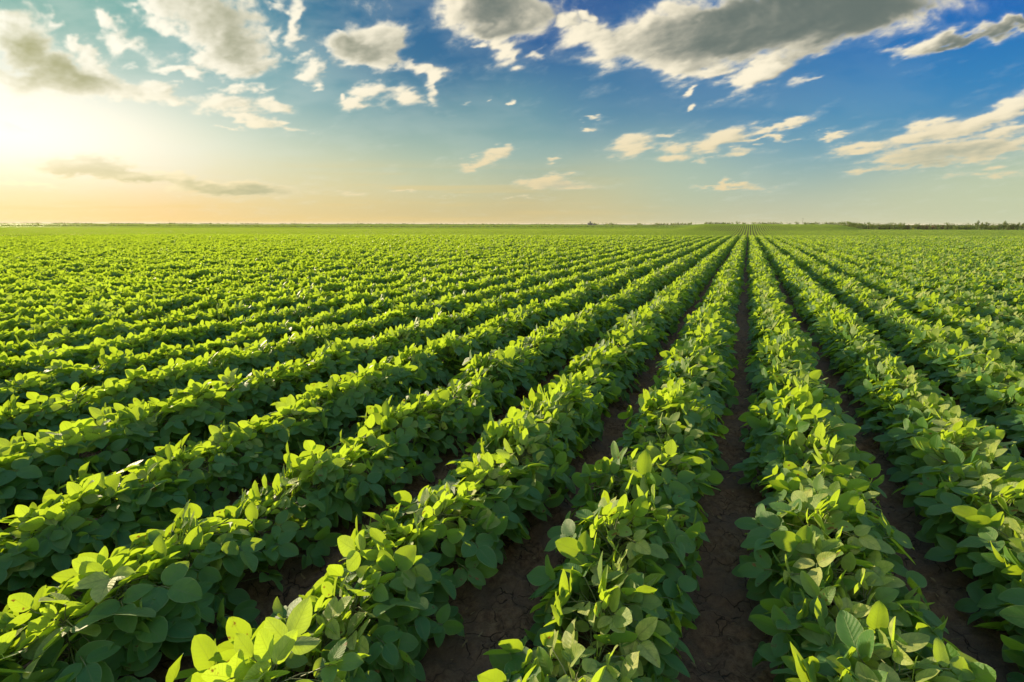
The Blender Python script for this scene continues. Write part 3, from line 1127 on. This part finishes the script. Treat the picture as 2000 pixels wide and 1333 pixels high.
# the hedge line on the right: pixel column, kind, scale
line = []
p = 1996
n = 0
while p > 1652:
    line.append(p)
    p -= hr.uniform(7.5, 11)
TG = "trees and bushes of the tree line on the right"
nb = nt = ndry = 0
for p in line:
    tall = (p > 1905 and hr.random() < .7) or (1836 < p < 1858 and hr.random() < .6)
    dry = 1770 < p < 1850 and not tall and hr.random() < .6
    y = 252 + hr.uniform(-5, 8)
    if tall:
        s = hr.uniform(.62, .86)
        place_plant(hr.choice(T_TREE), "tree", f"{ORD[nt]} taller green tree from the right edge in the distant tree line", "tree", p, y, s, TG)
        nt += 1
    elif dry:
        place_plant(T_DRY[0], "bush", f"{ORD[ndry]} dry brown bush from the right in the distant tree line", "bush", p, y, hr.uniform(1.1, 1.35), TG, 1.05)
        ndry += 1
    else:
        place_plant(hr.choice(T_BUSH), "bush", f"{ORD[nb]} low green bush from the right edge in the distant tree line", "bush", p, y, hr.uniform(1.15, 1.5), TG, hr.uniform(.95, 1.25))
        nb += 1
# lower bushes further along, in front of the rise
fr = 0
for p in (1637, 1628, 1617, 1602, 1586, 1571, 1554, 1541):
    place_plant(hr.choice(T_BUSH), "bush", f"{ORD[fr]} small bush from the tree line's left end along the foot of the rise", "bush",
                p, 232 + hr.uniform(-4, 4), hr.uniform(.34, .6), "small bushes along the foot of the rise")
    fr += 1
# distant trees standing on the skyline
SK = [(1752, .62), (1682, .5), (1705, .45), (1612, .55), (1601, .4), (1585, .34), (1536, .4), (1528, .3), (1512, .3), (1488, .45), (1474, .5), (1468, .6), (1459, .4), (1438, .65),
      (1430, .4), (1412, .35), (1345, .3), (1322, .3), (1302, .42), (1271, .62), (1257, .3), (1238, .35), (1222, .3), (1212, .35), (1183, .6), (1176, .6), (1168, .5),
      (1143, .6), (1137, .4), (1098, .2), (1070, .2), (926, .45), (919, .4), (800, .18), (745, .2), (562, .22), (485, .22), (335, .28), (184, .3), (188, .25), (104, .25), (15, .22)]
SG = "small far trees along the skyline"
for j, (p, s) in enumerate(SK):
    y = 620 + 60 * hr.random()
    x, y, z = at_px(p, y)
    me = T_SMALL[hr.randrange(3)][0]
    o = link("distant_tree", me)
    o.location = (x, y, z + .2)
    o.scale = (s * 1.3, s * 1.3, s * .95)
    o.rotation_euler = (0, 0, hr.uniform(0, 6.28))
    o['label'] = f"{ORD[j] if j < 40 else 'forty-' + ORD[j - 40]} tiny distant tree from the right on the skyline"
    o['category'] = 'tree'
    o['group'] = SG
# dark clumps along the field edge in the middle distance
for j, (p, s) in enumerate([(928, .5), (970, .55), (978, .6), (988, .5), (1046, .5), (1052, .4), (1098, .4), (1118, .35), (1284, .4), (1010, .35)]):
    place_plant(hr.choice(T_BUSH), "bush", f"{ORD[j]} isolated dark bush of those along the far field edge", "bush", p, 318 + hr.uniform(-3, 3), s,
                "dark bushes along the far field edge", s * .6)

def hedge(name, label, p0, p1, y, hgt, size, seed, slope=0.0, dens=1.0, gap=.0):
    global rng
    rng = np.random.default_rng(seed)
    lv = Leaves(2, 2)
    x0, x1 = at_px(p0, y)[0], at_px(p1, y)[0]
    n = int((x1 - x0) * dens)
    for i in range(n):
        x = U(x0, x1)
        if fbm(np.array([x / 23.]), np.array([3.]), 3, seed)[0] < gap:
            continue
        yy = y + slope * (x - x0) + U(-.8, .8)
        top = hgt * (.6 + .8 * fbm(np.array([x / 6.]), np.array([1.5]), 3, seed + 1)[0])
        z = float(terrain(x, yy)) + top * U(0, 1)
        lv.add((x, yy, z), unit(rng.normal(0, 1, 3)), unit((U(-1, 1), U(-1, .4), U(.1, 1))), size * U(.7, 1.2), size * U(.5, 1), tint=(U(0, 1), U(0, .4), 0))
    o = link(name, lv.mesh(name, M_TREE))
    o['kind'] = 'stuff'
    o['label'] = label


hedge("weeds", "dark strip of weeds along the far field edge", -60, 1330, 321, .95, .8, 41, 0, 9)
hedge("weeds", "low dark scrub along the skyline left of the rows", -60, 1340, 870, 1.3, 2.0, 43, 0, 4, .36)
hedge("undergrowth", "tangled undergrowth filling the tree line on the right", 1640, 2060, 256, 2.5, .55, 45, 0, 42)
hedge("treeline", "far wooded skyline behind the rise", 1150, 1700, 900, 3.2, 2.6, 47, 0, 5, .40)

# ------------------------------------------------------------------ masts along the horizon
def make_mast(kind):
    v, f = [], []
    tube(v, f, [(0, 0, -.5), (0, 0, 5), (0, 0, 10)], [.22, .17, .10], 6)
    pole = new_mesh("pole", np.array(v), np.array(f), M_BARK)
    v, f = [], []
    tube(v, f, [(-1.3, 0, 9.2), (1.3, 0, 9.2)], [.12, .12], 4)
    if kind:
        tube(v, f, [(-1.0, 0, 8.2), (1.0, 0, 8.2)], [.10, .10], 4)
    arm = new_mesh("crossarm", np.array(v), np.array(f), M_BARK)
    v, f = [], []
    for q in (-1.1, 0, 1.1):
        tube(v, f, [(q, 0, 9.25), (q, 0, 9.6)], [.09, .07], 5)
    ins = new_mesh("insulator", np.array(v), np.array(f), M_BARK)
    return pole, arm, ins


MASTS = [make_mast(0), make_mast(1)]
for j, (p, s) in enumerate([(52, .7), (186, .7), (331, 1.0), (461, .9), (576, 1.1), (699, 1.0), (808, 1.0), (906, 1.0), (998, .8), (1069, .6),
                            (1566, 1.6), (1318, 1.0), (1324, 1.1), (1358, .8)]):
    x, y, z = at_px(p, 700 + hr.uniform(-20, 20))
    e = bpy.data.objects.new("utility_pole", None)
    COL.objects.link(e)
    e.location = (x, y, z)
    e.scale = (s * .6, s * .6, s * .55)
    e.rotation_euler = (0, 0, R(20))
    ms = MASTS[j % 2]
    link("pole", ms[0], e)
    link("crossarm", ms[1], e)
    link("insulator", ms[2], e)
    e['label'] = (f"{ORD[j]} thin utility pole from the left on the skyline" if j < 10 else
                  ["taller lone thin mast on the skyline right of the rows", "first of two thin masts close together on the skyline",
                   "second of two thin masts close together on the skyline", "short thin mast right of the close pair on the skyline"][j - 10])
    e['category'] = 'utility pole'
    e['group'] = "thin poles along the skyline"

# ------------------------------------------------------------------ grain store on the skyline
M_CONC = mat_plain("weathered_concrete", (.16, .16, .14), (.24, .23, .20), 2, .9)
M_ROOF = mat_plain("dull_metal_roof", (.10, .10, .10), (.15, .14, .13), 2, .6)


def box(v, f, x0, x1, y0, y1, z0, z1):
    b = len(v)
    for z in (z0, z1):
        for (x, y) in ((x0, y0), (x1, y0), (x1, y1), (x0, y1)):
            v.append(np.array([x, y, z], float))
    for q in ((0, 3, 2, 1), (4, 5, 6, 7), (0, 1, 5, 4), (1, 2, 6, 5), (2, 3, 7, 6), (3, 0, 4, 7)):
        f.append(tuple(b + i for i in q))


gx, gy, gz = at_px(1152, 700)
ge = bpy.data.objects.new("grain_elevator", None)
COL.objects.link(ge)
ge.location = (gx, gy, gz)
ge.scale = (.62, .62, .62)
v, f = [], []
box(v, f, -1.6, 1.6, -1.6, 1.6, -.5, 9.0)
link("tower", new_mesh("tower", np.array(v), np.array(f), M_CONC, False), ge)
v, f = [], []
box(v, f, -1.8, 1.8, -1.8, 1.8, 9.0, 9.25)
box(v, f, -.7, .7, -.7, .7, 9.253, 10.4)
link("roof", new_mesh("roof", np.array(v), np.array(f), M_ROOF, False), ge)
for q in (-4.0, 4.0):
    v, f = [], []
    tube(v, f, [(q, 0, -.5), (q, 0, 5.6), (q, 0, 6.8)], [2.1, 2.1, .15], 14)
    link("silo", new_mesh("silo", np.array(v), np.array(f), M_CONC), ge)
v, f = [], []
box(v, f, 6.5, 13, -3, 3, -.5, 3.2)
link("shed", new_mesh("shed", np.array(v), np.array(f), M_CONC, False), ge)
ge['label'] = "grey grain elevator with silos standing above trees on the skyline"
ge['category'] = 'grain elevator'

# ------------------------------------------------------------------ pale track by the tree line
xs = np.linspace(0, 1, 40)
tv = []
for q in xs:
    x, y, z = at_px(1930 + q * 300, 247 - 6 * q)
    for dy in (-1.2, 1.6):
        tv.append((x, y + dy, float(terrain(x, y + dy)) + .05))
tf = [(2 * i, 2 * i + 2, 2 * i + 3, 2 * i + 1) for i in range(39)]
tr = link("path", new_mesh("path", np.array(tv), np.array(tf), mat_plain("dry_track", (.30, .24, .14), (.42, .33, .20), 1, .95)))
tr['kind'] = 'structure'
tr['label'] = "pale sandy track at the foot of the tree line"

# ------------------------------------------------------------------ the warm air over the field
hv, hf = [], []
box(hv, hf, -13500, 13500, -13500, 13500, -2.9, 14.0)
hz = link("haze", new_mesh("haze", np.array(hv), np.array(hf), None, False))
hm = NT("haze_air")
pv_ = hm.new('ShaderNodeVolumePrincipled')
pv_.inputs['Color'].default_value = (.97, .92, .80, 1)
pv_.inputs['Density'].default_value = 0.00008
pv_.inputs['Anisotropy'].default_value = .1
ho = hm.new('ShaderNodeOutputMaterial')
hm.link(pv_.outputs[0], ho.inputs['Volume'])
hz.data.materials.append(hm.m)
hz['kind'] = 'stuff'
hz['label'] = "pale warm evening haze over the far field"
